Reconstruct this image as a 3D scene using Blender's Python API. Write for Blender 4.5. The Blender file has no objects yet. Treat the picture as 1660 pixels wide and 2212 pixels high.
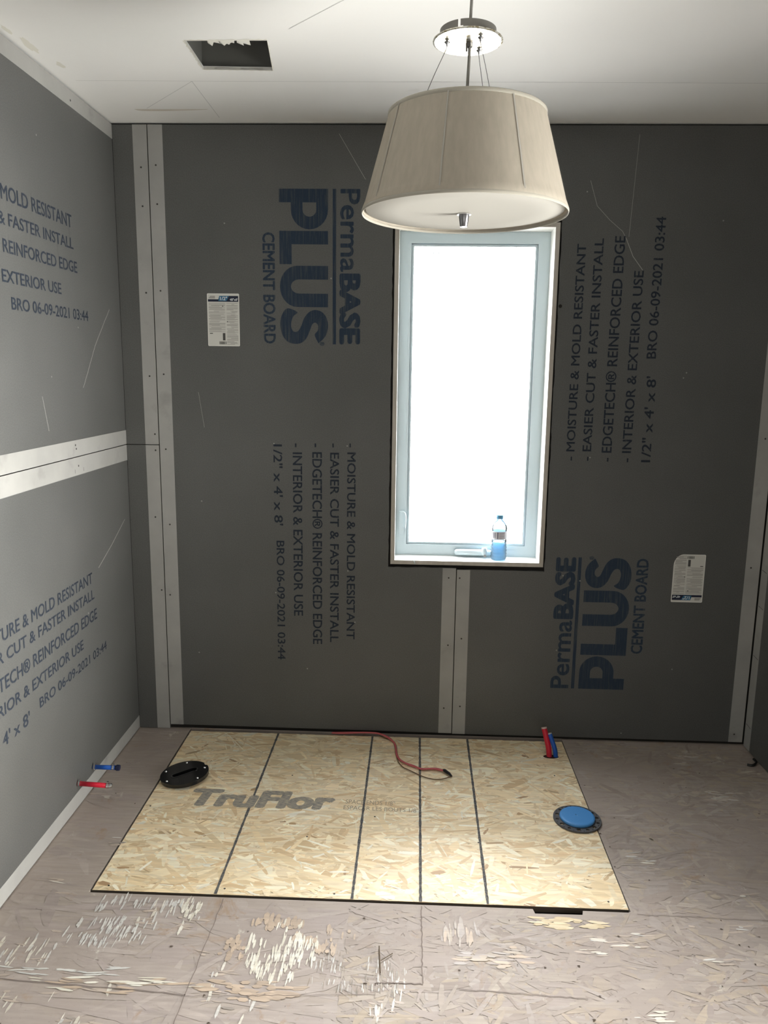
import bpy, bmesh, math, random
from mathutils import Vector, Matrix
from mathutils.geometry import tessellate_polygon
random.seed(7)
S = bpy.context.scene
COL = S.collection
pi = math.pi

# ------------------------------------------------------------------ camera
FPX = 1665.4
cam_d = bpy.data.cameras.new('camera'); cam = bpy.data.objects.new('camera', cam_d); COL.objects.link(cam)
cam_d.sensor_fit = 'HORIZONTAL'; cam_d.sensor_width = 36.0; cam_d.lens = FPX / 1660 * 36
pit, yaw, rol = .1805, -.0364, .0130
fw = Vector((math.sin(yaw)*math.cos(pit), math.cos(yaw)*math.cos(pit), -math.sin(pit)))
r0 = fw.cross(Vector((0, 0, 1))).normalized(); u0 = r0.cross(fw)
r = math.cos(rol)*r0 + math.sin(rol)*u0; u = -math.sin(rol)*r0 + math.cos(rol)*u0
M = Matrix((r, u, -fw)).transposed().to_4x4(); M.translation = Vector((1.1576, -3.0738, 1.5307))
cam.matrix_world = M; cam_d.clip_start = .02
S.camera = cam

# ------------------------------------------------------------------ world, daylight, exposure
WORLD = 22
REAR_FILL = 14; SIDE_FILL = 40; WIN = 42
W = bpy.data.worlds.new('sky'); S.world = W; W.use_nodes = True
wn = W.node_tree; wn.nodes.clear()
wo = wn.nodes.new('ShaderNodeOutputWorld'); bg = wn.nodes.new('ShaderNodeBackground')
tc = wn.nodes.new('ShaderNodeTexCoord'); sx = wn.nodes.new('ShaderNodeSeparateXYZ'); cr = wn.nodes.new('ShaderNodeValToRGB')
mr = wn.nodes.new('ShaderNodeMapRange'); mr.inputs[1].default_value = -1; mr.inputs[2].default_value = 1
wn.links.new(tc.outputs['Generated'], sx.inputs[0]); wn.links.new(sx.outputs[2], mr.inputs[0])
wn.links.new(mr.outputs[0], cr.inputs[0]); wn.links.new(cr.outputs[0], bg.inputs[0]); wn.links.new(bg.outputs[0], wo.inputs[0])
e = cr.color_ramp.elements
e[0].position = .40; e[0].color = (.36, .355, .34, 1)      # pale ground outside
e[1].position = .56; e[1].color = (1.0, 1.02, 1.05, 1)
k = e.new(.90); k.color = (1.5, 1.52, 1.55, 1)            # bright overcast sky
bg.inputs[1].default_value = WORLD

def area(name, loc, rot, sx_, sy_, power, color=(1, 1, 1), portal=False, spread=None):
    l = bpy.data.lights.new(name, 'AREA'); l.shape = 'RECTANGLE'; l.size = sx_; l.size_y = sy_
    l.energy = power; l.color = color
    if spread: l.spread = spread
    if portal: l.cycles.is_portal = True
    o = bpy.data.objects.new(name, l); COL.objects.link(o); o.location = loc; o.rotation_euler = rot
    return o
area('window_portal', (1.386, .20, 1.42), (-pi/2, 0, 0), .60, 1.34, 1, portal=True)
# bright sky seen high through the window, falling on the floor
area('window_daylight', (1.38, 1.05, 2.45), (math.radians(-53), 0, 0), 1.1, 1.1, WIN, (1.0, .985, .95))
# two added fill lights, both out of view
# side fill brightening the left wall, through an added doorway in the right wall
area('added_side_fill', (2.95, -1.65, .80), (0, math.radians(99), math.radians(2)), 1.3, .9, SIDE_FILL, (1.0, .98, .92), spread=math.radians(80))
area('added_rear_fill', (1.3, -4.30, .9), (math.radians(132), 0, 0), 1.6, 1.2, REAR_FILL, (1.0, .97, .90))  # added soft fill behind the camera, aimed up towards the ceiling
S.view_settings.view_transform = 'Standard'; S.view_settings.look = 'None'
S.view_settings.gamma = 1; S.view_settings.use_curve_mapping = False
S.view_settings.exposure = 0.64
S.cycles.use_denoising = True
S.cycles.max_bounces = 14; S.cycles.diffuse_bounces = 8; S.cycles.transparent_max_bounces = 16
S.cycles.sample_clamp_indirect = 6

# ------------------------------------------------------------------ materials
def mat(name, color, rough=.7, metal=0, spec=.4):
    m = bpy.data.materials.new(name); m.use_nodes = True
    b = m.node_tree.nodes['Principled BSDF']
    b.inputs['Base Color'].default_value = (*color, 1); b.inputs['Roughness'].default_value = rough
    b.inputs['Metallic'].default_value = metal; b.inputs['Specular IOR Level'].default_value = spec
    return m, m.node_tree, b
def N(nt, t, **kw):
    n = nt.nodes.new('ShaderNode' + t)
    for a, v in kw.items(): setattr(n, a, v)
    return n
def noise(nt, scale, detail=4, vec=None, mapscale=None, rough=.55, rot=0, dist=0):
    tc = N(nt, 'TexCoord'); mp = N(nt, 'Mapping'); n = N(nt, 'TexNoise')
    nt.links.new(tc.outputs['Object'], mp.inputs[0])
    mp.inputs['Scale'].default_value = mapscale or (1, 1, 1); mp.inputs['Rotation'].default_value = (0, 0, rot)
    nt.links.new(mp.outputs[0], n.inputs['Vector'])
    n.inputs['Scale'].default_value = scale; n.inputs['Detail'].default_value = detail
    n.inputs['Roughness'].default_value = rough; n.inputs['Distortion'].default_value = dist
    return n.outputs['Fac']
def ramp(nt, fac, stops):
    c = N(nt, 'ValToRGB'); nt.links.new(fac, c.inputs[0]); el = c.color_ramp.elements
    el[0].position, el[0].color = stops[0][0], (*stops[0][1], 1)
    el[1].position, el[1].color = stops[-1][0], (*stops[-1][1], 1)
    for p, q in stops[1:-1]: el.new(p).color = (*q, 1)
    return c.outputs[0]
def g3(v): return (v, v, v)
def mixc(nt, fac, a, b, blend='MIX'):
    m = N(nt, 'Mix', data_type='RGBA', blend_type=blend)
    if isinstance(fac, (int, float)): m.inputs[0].default_value = fac
    else: nt.links.new(fac, m.inputs[0])
    for i, v in ((6, a), (7, b)):
        if isinstance(v, tuple): m.inputs[i].default_value = (*v, 1)
        else: nt.links.new(v, m.inputs[i])
    return m.outputs[2]
def bump(nt, b, h, strength=.2, dist=.002):
    n = N(nt, 'Bump'); n.inputs['Strength'].default_value = strength; n.inputs['Distance'].default_value = dist
    nt.links.new(h, n.inputs['Height']); nt.links.new(n.outputs[0], b.inputs['Normal'])

BOARD = (.235, .235, .222)
def board_color(nt):
    a = ramp(nt, noise(nt, 2.2, 5), [(.3, (.084, .086, .083)), (.7, (.104, .106, .103))])
    f = ramp(nt, noise(nt, 260, 2), [(.3, g3(.82)), (.7, g3(1.14))])
    return mixc(nt, 1.0, a, f, 'MULTIPLY')
m_board, nt, b = mat('cement_board', BOARD, .48, spec=.55)
nt.links.new(board_color(nt), b.inputs['Base Color']); bump(nt, b, noise(nt, 300, 2), .15, .001)
m_band, nt, b = mat('board_edge', (.55, .545, .52), .7, spec=.25)
c = ramp(nt, noise(nt, 6, 5, mapscale=(1, 1, 1)), [(.3, (.30, .30, .288)), (.7, (.36, .358, .343))])
b.inputs['Roughness'].default_value = .5; b.inputs['Specular IOR Level'].default_value = .5
c2 = ramp(nt, noise(nt, 9, 6), [(.60, g3(1)), (.74, g3(.80))])
nt.links.new(mixc(nt, 1.0, c, c2, 'MULTIPLY'), b.inputs['Base Color'])
def ink(name, color, mapscale, amount, sc=60):
    m, nt, b = mat(name, color, .8, spec=.2)
    st = noise(nt, sc, 3, mapscale=mapscale, rough=.6)
    f = ramp(nt, st, [(amount, g3(.88)), (amount+.22, g3(.25))])
    nt.links.new(mixc(nt, f, board_color(nt), color), b.inputs['Base Color'])
    return m
m_ink = ink('print_ink', (.014, .022, .038), (1, 1, 1), .56, 90)
m_ink_logo = ink('logo_ink', (.018, .036, .066), (6, 1, .22), .50, 34)
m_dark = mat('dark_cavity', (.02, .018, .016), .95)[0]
m_stud = mat('stud_wood', (.10, .075, .05), .9)[0]
m_ceil, nt, b = mat('ceiling_drywall', (.90, .90, .88), .6, spec=.4)
nt.links.new(ramp(nt, noise(nt, 1.6, 5), [(.3, (.89, .89, .87)), (.7, (.92, .92, .90))]), b.inputs['Base Color'])
bump(nt, b, noise(nt, 30, 4), .05, .001)
m_torn = mat('torn_paper', (.78, .77, .70), .9)[0]
m_pencil = mat('pencil_line', (.55, .55, .55), .9)[0]
m_stain = mat('joint_stain', (.66, .62, .55), .9)[0]
m_duct = mat('duct_grey', (.10, .10, .09), .6)[0]
m_rear = mat('plain_drywall', (.30, .29, .27), .9)[0]
m_white = mat('white_vinyl', (.60, .70, .74), .35, spec=.5)[0]
m_jamb, nt, b = mat('painted_jamb', (.90, .90, .87), .5)
m_jedge, nt, b = mat('raw_jamb_edge', (.50, .475, .43), .8)
nt.links.new(ramp(nt, noise(nt, 25, 5, mapscale=(1, 1, .15)), [(.3, (.44, .41, .36)), (.7, (.58, .55, .50))]), b.inputs['Base Color'])
m_chrome = mat('chrome', (.75, .75, .76), .18, 1)[0]
m_dchrome = mat('dark_chrome', (.20, .20, .21), .3, .9)[0]
m_hous = mat('brushed_housing', (.17, .165, .15), .45, .6)[0]
m_black = mat('black_abs', (.006, .006, .007), .16, spec=.6)[0]
m_slot = mat('slot_plastic', (.012, .012, .012), .3)[0]
m_bcap = mat('blue_test_cap', (.07, .27, .62), .45)[0]
m_fl = mat('grey_flange', (.085, .088, .095), .5)[0]
m_red = mat('red_pex', (.55, .012, .035), .35)[0]
m_blue = mat('blue_pex', (.012, .09, .42), .35)[0]
m_pink = mat('red_cable', (.50, .11, .12), .55)[0]
m_brown = mat('brown_cord', (.13, .075, .035), .7)[0]
m_cord = mat('grey_cord', (.20, .195, .18), .6)[0]
m_wire = mat('steel_wire', (.12, .12, .12), .4, .5)[0]
m_screw = mat('screw_head', (.05, .048, .045), .5, .4)[0]
m_marker, nt, b = mat('marker_line', (.045, .047, .055), .9, spec=.1)
nt.links.new(ramp(nt, noise(nt, 140, 3), [(.35, (.06, .062, .07)), (.75, (.22, .21, .19))]), b.inputs['Base Color'])
m_tru, nt, b = mat('faded_print', (.22, .21, .19), .9, spec=.1)
nt.links.new(ramp(nt, noise(nt, 60, 4, mapscale=(1, 4, 1)), [(.36, (.20, .20, .20)), (.70, (.52, .45, .33))]), b.inputs['Base Color'])
m_scr = mat('scratch', (.37, .37, .35), .9)[0]

# fabric shade: lets some light through
m_shade = bpy.data.materials.new('shade_fabric'); m_shade.use_nodes = True; nt = m_shade.node_tree; nt.nodes.clear()
o = N(nt, 'OutputMaterial'); d = N(nt, 'BsdfDiffuse'); t = N(nt, 'BsdfTranslucent'); mx = N(nt, 'MixShader')
fc = ramp(nt, noise(nt, 90, 3, mapscale=(1, 1, .04)), [(.3, (.44, .40, .335)), (.7, (.49, .445, .375))])
nt.links.new(fc, d.inputs[0]); nt.links.new(fc, t.inputs[0]); mx.inputs[0].default_value = .30
nt.links.new(d.outputs[0], mx.inputs[1]); nt.links.new(t.outputs[0], mx.inputs[2]); nt.links.new(mx.outputs[0], o.inputs[0])
m_trim = mat('shade_trim', (.33, .31, .265), .8)[0]
m_seam = mat('shade_seam', (.33, .315, .28), .85)[0]
m_diff = bpy.data.materials.new('diffuser'); m_diff.use_nodes = True; nt = m_diff.node_tree; nt.nodes.clear()
o = N(nt, 'OutputMaterial'); d = N(nt, 'BsdfDiffuse'); t = N(nt, 'BsdfTranslucent'); mx = N(nt, 'MixShader')
d.inputs[0].default_value = (.46, .45, .42, 1); t.inputs[0].default_value = (.86, .84, .80, 1); mx.inputs[0].default_value = .3
nt.links.new(d.outputs[0], mx.inputs[1]); nt.links.new(t.outputs[0], mx.inputs[2]); nt.links.new(mx.outputs[0], o.inputs[0])
m_plate, nt, b = mat('polished_canopy', (.86, .85, .78), .3, 1)
nt.links.new(ramp(nt, noise(nt, 110, 4), [(.42, (.34, .29, .18)), (.52, (.78, .77, .70))]), b.inputs['Base Color'])
m_plate.node_tree.nodes['Principled BSDF'].inputs['Roughness'].default_value = .38

def glassy(name, color, dif, gl, tr):
    m = bpy.data.materials.new(name); m.use_nodes = True; nt = m.node_tree; nt.nodes.clear()
    o = N(nt, 'OutputMaterial'); t = N(nt, 'BsdfTransparent'); g = N(nt, 'BsdfGlossy'); d = N(nt, 'BsdfDiffuse')
    t.inputs[0].default_value = (*tr, 1); d.inputs[0].default_value = (*color, 1); g.inputs[1].default_value = .06
    a = N(nt, 'MixShader'); a.inputs[0].default_value = dif; b2 = N(nt, 'MixShader')
    fr = N(nt, 'Fresnel'); fr.inputs[0].default_value = 1.3
    ma = N(nt, 'Math', operation='MULTIPLY'); ma.inputs[1].default_value = gl
    nt.links.new(fr.outputs[0], ma.inputs[0]); nt.links.new(ma.outputs[0], b2.inputs[0])
    nt.links.new(t.outputs[0], a.inputs[1]); nt.links.new(d.outputs[0], a.inputs[2])
    nt.links.new(a.outputs[0], b2.inputs[1]); nt.links.new(g.outputs[0], b2.inputs[2]); nt.links.new(b2.outputs[0], o.inputs[0])
    return m
m_glass = glassy('window_glass', (1, 1, 1), 0.0, .8, (1, 1, 1))
m_pet = glassy('clear_plastic', (.8, .93, 1), .10, 1.0, (.86, .95, 1.0))
m_water = glassy('bottle_water', (.55, .78, .95), .45, 1.0, (.72, .90, 1.0))

# wood strand colours come from a colour attribute
def wood_attr(name, extra=None):
    m, nt, b = mat(name, (.7, .6, .42), .55, spec=.4)
    at = N(nt, 'Attribute', attribute_name='Col')
    gr = ramp(nt, noise(nt, 40, 5, mapscale=(.25, 2.4, 1)), [(.28, g3(.84)), (.7, g3(1.10))])
    c = mixc(nt, 1.0, at.outputs['Color'], gr, 'MULTIPLY')
    if extra: c = extra(nt, c)
    nt.links.new(c, b.inputs['Base Color']); bump(nt, b, noise(nt, 60, 4, mapscale=(.3, 2, 1)), .25, .001)
    return m
m_osb = wood_attr('fresh_osb')
def worn(nt, c):
    film = ramp(nt, noise(nt, 3.2, 8, rough=.65, dist=.6), [(.38, g3(0)), (.62, g3(.75))])
    c = mixc(nt, film, c, (.36, .305, .27))
    br = ramp(nt, noise(nt, 5.5, 9, rough=.7, dist=1.0), [(.60, g3(0)), (.68, g3(.75))])
    c = mixc(nt, br, c, (.35, .25, .17))
    pl = ramp(nt, noise(nt, 9, 9, mapscale=(1, .55, 1), rough=.75), [(.62, g3(0)), (.70, g3(.8))])
    c = mixc(nt, pl, c, (.66, .63, .56))
    return mixc(nt, 1.0, c, ramp(nt, noise(nt, 160, 3), [(.22, g3(.5)), (.34, g3(1))]), 'MULTIPLY')
m_floor = wood_attr('worn_subfloor', worn)
fb = m_floor.node_tree.nodes['Principled BSDF']; fb.inputs['Roughness'].default_value = .65; fb.inputs['Specular IOR Level'].default_value = .25
m_strand = wood_attr('peeled_veneer')

# ------------------------------------------------------------------ mesh helpers
def root_of(o):
    while o.parent: o = o.parent
    return o
def obj(name, verts, faces, m, parent=None, smooth=False, cols=None, kind=None, label=None, mats=None, fm=None):
    off = Vector((0, 0, 0))
    if parent: off = root_of(parent).location
    me = bpy.data.meshes.new(name)
    me.from_pydata([tuple(Vector(v) - off) for v in verts], [], faces)
    for q in (mats or [m]): me.materials.append(q)
    if fm:
        for p, i in zip(me.polygons, fm): p.material_index = i
    if smooth: me.polygons.foreach_set('use_smooth', [True]*len(me.polygons))
    if cols:
        a = me.color_attributes.new('Col', 'FLOAT_COLOR', 'POINT')
        flat = []
        for c in cols: flat += [c[0], c[1], c[2], 1]
        a.data.foreach_set('color', flat)
    me.update()
    o = bpy.data.objects.new(name, me); COL.objects.link(o)
    if parent: o.parent = parent
    if kind: o['kind'] = kind
    if label: o['label'] = label
    return o
def thing(name, loc, label, cat, group=None):
    o = bpy.data.objects.new(name, None); COL.objects.link(o); o.location = loc
    o.empty_display_size = .05
    o['label'] = label; o['category'] = cat
    if group: o['group'] = group
    return o
class G:
    def __init__(s): s.v = []; s.f = []; s.m = []
    def add(s, v, f, mi=0):
        n = len(s.v); s.v += [tuple(q) for q in v]; s.f += [tuple(i+n for i in q) for q in f]; s.m += [mi]*len(f); return s
    def box(s, a, b, mi=0):
        x0, y0, z0 = [min(p, q) for p, q in zip(a, b)]; x1, y1, z1 = [max(p, q) for p, q in zip(a, b)]
        return s.add([(x0,y0,z0),(x1,y0,z0),(x1,y1,z0),(x0,y1,z0),(x0,y0,z1),(x1,y0,z1),(x1,y1,z1),(x0,y1,z1)],
                     [(0,3,2,1),(4,5,6,7),(0,1,5,4),(1,2,6,5),(2,3,7,6),(3,0,4,7)], mi)
    def tube(s, pts, rad, n=10, cap=True, mi=0):
        pts = [Vector(p) for p in pts]; rr = rad if isinstance(rad, list) else [rad]*len(pts)
        vs = []; fs = []; up = Vector((0, 0, 1))
        prev = None
        for i, p in enumerate(pts):
            t = (pts[min(i+1, len(pts)-1)] - pts[max(i-1, 0)]).normalized()
            if prev is None: a = t.cross(up if abs(t.z) < .9 else Vector((1, 0, 0))).normalized()
            else: a = (prev - t*prev.dot(t)).normalized()
            prev = a; b = t.cross(a)
            for k in range(n): vs.append(p + rr[i]*(math.cos(2*pi*k/n)*a + math.sin(2*pi*k/n)*b))
        for i in range(len(pts)-1):
            for k in range(n): fs.append((i*n+k, i*n+(k+1) % n, (i+1)*n+(k+1) % n, (i+1)*n+k))
        if cap: fs.append(tuple(range(n-1, -1, -1))); fs.append(tuple((len(pts)-1)*n+k for k in range(n)))
        return s.add(vs, fs, mi)
    def lathe(s, prof, c, n=48, ax=None, mi=0, cap=(False, False)):
        c = Vector(c); Z = Vector(ax or (0, 0, 1)).normalized()
        X = Z.cross(Vector((0, 1, 0)) if abs(Z.y) < .9 else Vector((1, 0, 0))).normalized(); Y = Z.cross(X)
        vs = [c + Z*z + rd*(math.cos(2*pi*k/n)*X + math.sin(2*pi*k/n)*Y) for rd, z in prof for k in range(n)]
        fs = [(i*n+k, i*n+(k+1) % n, (i+1)*n+(k+1) % n, (i+1)*n+k) for i in range(len(prof)-1) for k in range(n)]
        if cap[0]: fs.append(tuple(range(n-1, -1, -1)))
        if cap[1]: fs.append(tuple((len(prof)-1)*n+k for k in range(n)))
        return s.add(vs, fs, mi)
    def prism(s, loops, z0, z1, fn, mi=0, side=None):
        """2D outline (with holes) extruded; fn maps (a, b, z) to the world."""
        flat = [p for l in loops for p in l]
        tri = tessellate_polygon([[Vector((p[0], p[1], 0)) for p in l] for l in loops])
        n = len(flat); vs = [fn(p[0], p[1], z0) for p in flat] + [fn(p[0], p[1], z1) for p in flat]
        fs = [tuple(t) for t in tri] + [tuple(i+n for i in t) for t in tri]
        s.add(vs, fs, mi)
        base = len(s.v) - 2*n; k = 0; ss = []
        for l in loops:
            m_ = len(l)
            for i in range(m_): ss.append((base+k+i, base+k+(i+1) % m_, base+n+k+(i+1) % m_, base+n+k+i))
            k += m_
        s.f += ss; s.m += [mi if side is None else side]*len(ss)
        return s
    def out(s, name, m, parent=None, **kw):
        if isinstance(m, list): return obj(name, s.v, s.f, m[0], parent, mats=m, fm=s.m, **kw)
        return obj(name, s.v, s.f, m, parent, **kw)
def fixn(o):
    bm = bmesh.new(); bm.from_mesh(o.data); bmesh.ops.recalc_face_normals(bm, faces=bm.faces); bm.to_mesh(o.data); bm.free(); return o
def circle(cx, cy, r_, n=32): return [(cx+r_*math.cos(2*pi*k/n), cy+r_*math.sin(2*pi*k/n)) for k in range(n)]
def smooth_path(pts, n=8):
    P = [Vector(p) for p in pts]; P = [2*P[0]-P[1]] + P + [2*P[-1]-P[-2]]; out = []
    for i in range(1, len(P)-2):
        a, b, c, d = P[i-1:i+3]
        for k in range(n):
            t = k/n; out.append(.5*((2*b)+(c-a)*t+(2*a-5*b+4*c-d)*t*t+(3*b-a-3*c+d)*t**3))
    out.append(P[-2]); return out
BX = lambda a, b_, z: (a, -z, b_)            # back wall: x, z, distance out of the wall
LX = lambda a, b_, z: (z, a, b_)             # left wall: y, z, distance out
FX = lambda a, b_, z: (a, b_, z)

_tc = {}
def text_mesh(s, bold):
    key = (s, bold)
    if key in _tc: return _tc[key]
    cu = bpy.data.curves.new('t', 'FONT'); cu.body = s; cu.size = 1; cu.resolution_u = 3
    o = bpy.data.objects.new('t', cu); COL.objects.link(o)
    dg = bpy.context.evaluated_depsgraph_get(); dg.update()
    me = bpy.data.meshes.new_from_object(o.evaluated_get(dg))
    vs = [(v.co.x, v.co.y) for v in me.vertices]; fs = [tuple(p.vertices) for p in me.polygons]
    bpy.data.objects.remove(o); bpy.data.curves.remove(cu); bpy.data.meshes.remove(me)
    if bold > 0:
        bs, bf = vs, fs; vs, fs = [], []
        for dx, dy in ((0, 0), (1, 0), (-1, 0), (0, 1), (0, -1), (.7, .7), (-.7, .7), (.7, -.7), (-.7, -.7)):
            k = len(vs); vs = vs + [(v[0]+dx*bold, v[1]+dy*bold*.8) for v in bs]; fs = fs + [tuple(i+k for i in f) for f in bf]
    xs = [v[0] for v in vs]
    _tc[key] = (vs, fs, min(xs), max(xs)); return _tc[key]
CAP = .729
def text(g, s, p0, p1, h, updir, out, bold=.012, lift=.0006, mi=0, capn=None):
    """lettering from p0 to p1 along its baseline, capital height h, thin ink film."""
    vs, fs, x0, x1 = text_mesh(s, bold)
    p0 = Vector(p0); p1 = Vector(p1); U = (p1-p0)/(x1-x0); V = Vector(updir)*(h/(capn or CAP)); O = Vector(out)*lift
    nb = len(vs)//9 if bold > 0 else len(vs)
    g.add([p0 + U*(v[0]-x0) + V*v[1] + O + Vector(out)*(i//nb)*.00003 for i, v in enumerate(vs)], fs, mi)

def strands(n, rect, cols, lmean=.07, wmean=.012, ang=.45, zmax=.0012, z0=0, reject=None, clip=True):
    V = []; F = []; C = []
    x0, x1, y0, y1 = rect
    for _ in range(n):
        cx_, cy_ = random.uniform(x0, x1), random.uniform(y0, y1)
        L = lmean*random.lognormvariate(0, .5)/2; Wd = wmean*random.lognormvariate(0, .55)/2
        a = random.gauss(0, ang) if random.random() < .75 else random.uniform(-pi/2, pi/2)
        ca, sa = math.cos(a), math.sin(a); c = random.choice(cols); q = random.uniform(.9, 1.08)
        c = tuple(min(1, k_*q) for k_ in c)
        sk = random.uniform(-.5, .5)*Wd*2
        ring = [(-L, -Wd*random.uniform(.3, 1)), (-L*.5, -Wd), (L*.4, -Wd*random.uniform(.8, 1.1)), (L, -Wd*random.uniform(.1, .8)),
                (L+sk, Wd*random.uniform(.2, .9)), (L*.3, Wd), (-L*.5, Wd*random.uniform(.8, 1.1)), (-L+sk, Wd*random.uniform(.1, .9))]
        pts = [(cx_+p[0]*ca-p[1]*sa, cy_+p[0]*sa+p[1]*ca) for p in ring]
        if clip: pts = [(min(max(p[0], x0), x1), min(max(p[1], y0), y1)) for p in pts]
        if reject and any(reject(*p) for p in pts): continue
        z = z0 + random.uniform(0, zmax); k_ = len(V)
        V += [(p[0], p[1], z) for p in pts]; F.append(tuple(range(k_, k_+8))); C += [c]*8
    return V, F, C

# ------------------------------------------------------------------ room shell
H = 2.4386; XR = 2.571; YB = -4.4; DY0, DY1 = -2.25, -1.15   # unseen doorway added in the right wall to let the side fill in
j1, j2 = .1335, 1.3455
# back wall framing with its window opening
g = G()
for a, b2 in (((-.12, .0140, -.03), (1.072, .15, H+.02)), ((1.70, .0140, -.03), (XR+.12, .15, H+.02)),
              ((1.072, .0140, -.03), (1.70, .15, .752)), ((1.072, .0140, 2.092), (1.70, .15, H+.02))): g.box(a, b2)
wall_back = g.out('wall_back', m_dark, kind='structure')
wall_left = G().box((-.0140, YB, -.03), (-.12, .15, H+.02)).out('wall_left', m_dark, kind='structure')
g = G(); g.prism([[(YB, -.03), (.15, -.03), (.15, H+.02), (YB, H+.02)], [(DY0, 0.0), (DY0, 2.1), (DY1, 2.1), (DY1, 0.0)]], XR+.014, XR+.12, lambda a, b_, z: (z, a, b_))
wall_right = fixn(g.out('wall_right', m_dark, kind='structure'))
G().box((XR+.12, -3.2, -.03), (XR+2.4, -3.3, H+.02)).box((XR+.12, -.5, -.03), (XR+2.4, -.4, H+.02)).box((XR+2.3, -3.2, -.03), (XR+2.4, -.5, H+.02)).box((XR+.12, -3.2, H), (XR+2.4, -.5, H+.1)).box((XR+.12, -3.2, -.1), (XR+2.4, -.5, -.002)).out('wall_neighbour', m_rear, kind='structure')
wall_rear = G().box((-.12, YB, -.03), (XR+.12, YB-.1, H+.02)).out('wall_rear', m_rear, kind='structure')

# ceiling with its square hole
hole = [(.492, -.728), (.727, -.728), (.703, -.508), (.490, -.517)]
g = G(); g.prism([[(-.12, YB-.1), (XR+.12, YB-.1), (XR+.12, .15), (-.12, .15)], hole], H, H+.0090, FX)
ceiling = fixn(g.out('ceiling', m_ceil, kind='structure'))
g = G(); g.box((.482, -.500, H+.0095), (.735, -.738, H+.24))
du = g.out('duct_cavity', m_duct, ceiling); du.data.flip_normals()
# open underside of the cavity box
bm = bmesh.new(); bm.from_mesh(du.data)
bmesh.ops.delete(bm, geom=[f for f in bm.faces if all(v.co.z < H+.02 for v in f.verts)], context='FACES'); bm.to_mesh(du.data); bm.free()
g = G()                                                    # torn white paper lip round the hole
for i in range(4):
    a = Vector((*hole[i], 0)); b2 = Vector((*hole[(i+1) % 4], 0)); t = (b2-a).normalized(); nrm = Vector((t.y, -t.x, 0))
    n = 22; top = []; 
    for k in range(n+1):
        p = a.lerp(b2, k/n); w = random.uniform(.0015, .006) if i != 0 else random.uniform(.003, .010)
        top.append((p, p + nrm*w))
    vs = []; 
    for p, q in top: vs += [(p.x, p.y, H-.0012), (q.x, q.y, H-.0005), (p.x, p.y, H+.008)]
    g.add(vs, [(3*k, 3*k+1, 3*k+4, 3*k+3) for k in range(n)] + [(3*k+2, 3*k, 3*k+3, 3*k+5) for k in range(n)])
g.out('torn_edge', m_torn, ceiling)
g = G()
for k in range(16):                                        # shredded paper hanging on the near edge
    x = random.uniform(.555, .66); l = random.uniform(.010, .03)
    g.add([(x, -.728, H-.0005), (x+random.uniform(.01, .03), -.728, H-.0005), (x+random.uniform(0, .03), -.724+l*1.3, H+.001), (x-.005, -.724+l*.8, H+.0035)], [(0, 1, 2, 3)])
g.out('torn_flap', m_torn, ceiling)
def flatline(g, pts, w, z, n=None):
    for a, b2 in zip(pts, pts[1:]):
        a = Vector(a); b2 = Vector(b2); t = (b2-a).normalized(); q = Vector((-t.y, t.x))*w/2
        g.add([(a.x-q.x, a.y-q.y, z), (b2.x-q.x, b2.y-q.y, z), (b2.x+q.x, b2.y+q.y, z), (a.x+q.x, a.y+q.y, z)], [(0, 1, 2, 3)])
g = G()
for pts in ([(.426, -.419), (.425, -.06)], [(.426, -.419), (.19, -.16)], [(.05, -.425), (2.3, -.40)], [(.80, -.80), (1.1, -1.1)]): flatline(g, pts, .0016, H-.0006)
g.out('pencil_marks', m_pencil, ceiling)
g = G(); n = 24; vs = []
for k in range(n+1):
    x = .14 + .27*k/n; w = .028*math.sin(pi*min(1, k/n*1.0))**.35 * (1-k/n*.75)
    vs += [(x, -.15, H-.0004), (x, -.15+w, H-.0004)]
g.add(vs, [(2*k, 2*k+1, 2*k+3, 2*k+2) for k in range(n)]); g.out('joint_stain', m_stain, ceiling)
def blob(g, cx_, cy_, rx, ry, z, n=18, j=.3):
    g.add([(cx_+rx*math.cos(2*pi*k/n)*random.uniform(1-j, 1+j), cy_+ry*math.sin(2*pi*k/n)*random.uniform(1-j, 1+j), z) for k in range(n)], [tuple(range(n))])
g = G()
blob(g, .035, -.70, .012, .05, H-.001); blob(g, .06, -.555, .010, .022, H-.001); blob(g, .022, -.80, .007, .03, H-.001)
g.out('chipped_patch', m_torn, ceiling)

# floor with the cut-out that holds the new sheet
OX0, OX1, OY0, OY1 = .2285, 1.8104, -1.051, -.018
cut = [(OX0-.007, .012), (OX0-.007, OY0-.011), (1.532, OY0-.011), (1.536, OY0-.030), (1.672, OY0-.028), (1.676, OY0-.011), (OX1+.004, OY0-.011), (OX1+.004, .012)]
g = G(); g.prism([[(-.12, YB-.1), (XR+.12, YB-.1), (XR+.12, .15), (-.12, .15)], cut], -.0185, 0, FX)
floor = fixn(g.out('floor', m_floor, kind='structure'))
a = floor.data.color_attributes.new('Col', 'FLOAT_COLOR', 'POINT')
a.data.foreach_set('color', [.40, .345, .30, 1]*len(floor.data.vertices))
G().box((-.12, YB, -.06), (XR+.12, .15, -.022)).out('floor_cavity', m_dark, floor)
def infloorhole(x, y): return OX0-.008 < x < OX1+.005 and y > OY0-.013 or (1.52 < x < 1.69 and OY0-.034 < y)
fc1 = [tuple(.78*q for q in c_) for c_ in [(.50, .43, .37), (.46, .40, .355), (.54, .47, .40), (.49, .42, .38), (.43, .36, .31), (.52, .46, .42), (.55, .46, .36)]]
V, F, C = strands(6500, (1.0, XR-.004, -1.75, -.002), fc1, .075, .013, .6, .0009, .0001, infloorhole)
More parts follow.
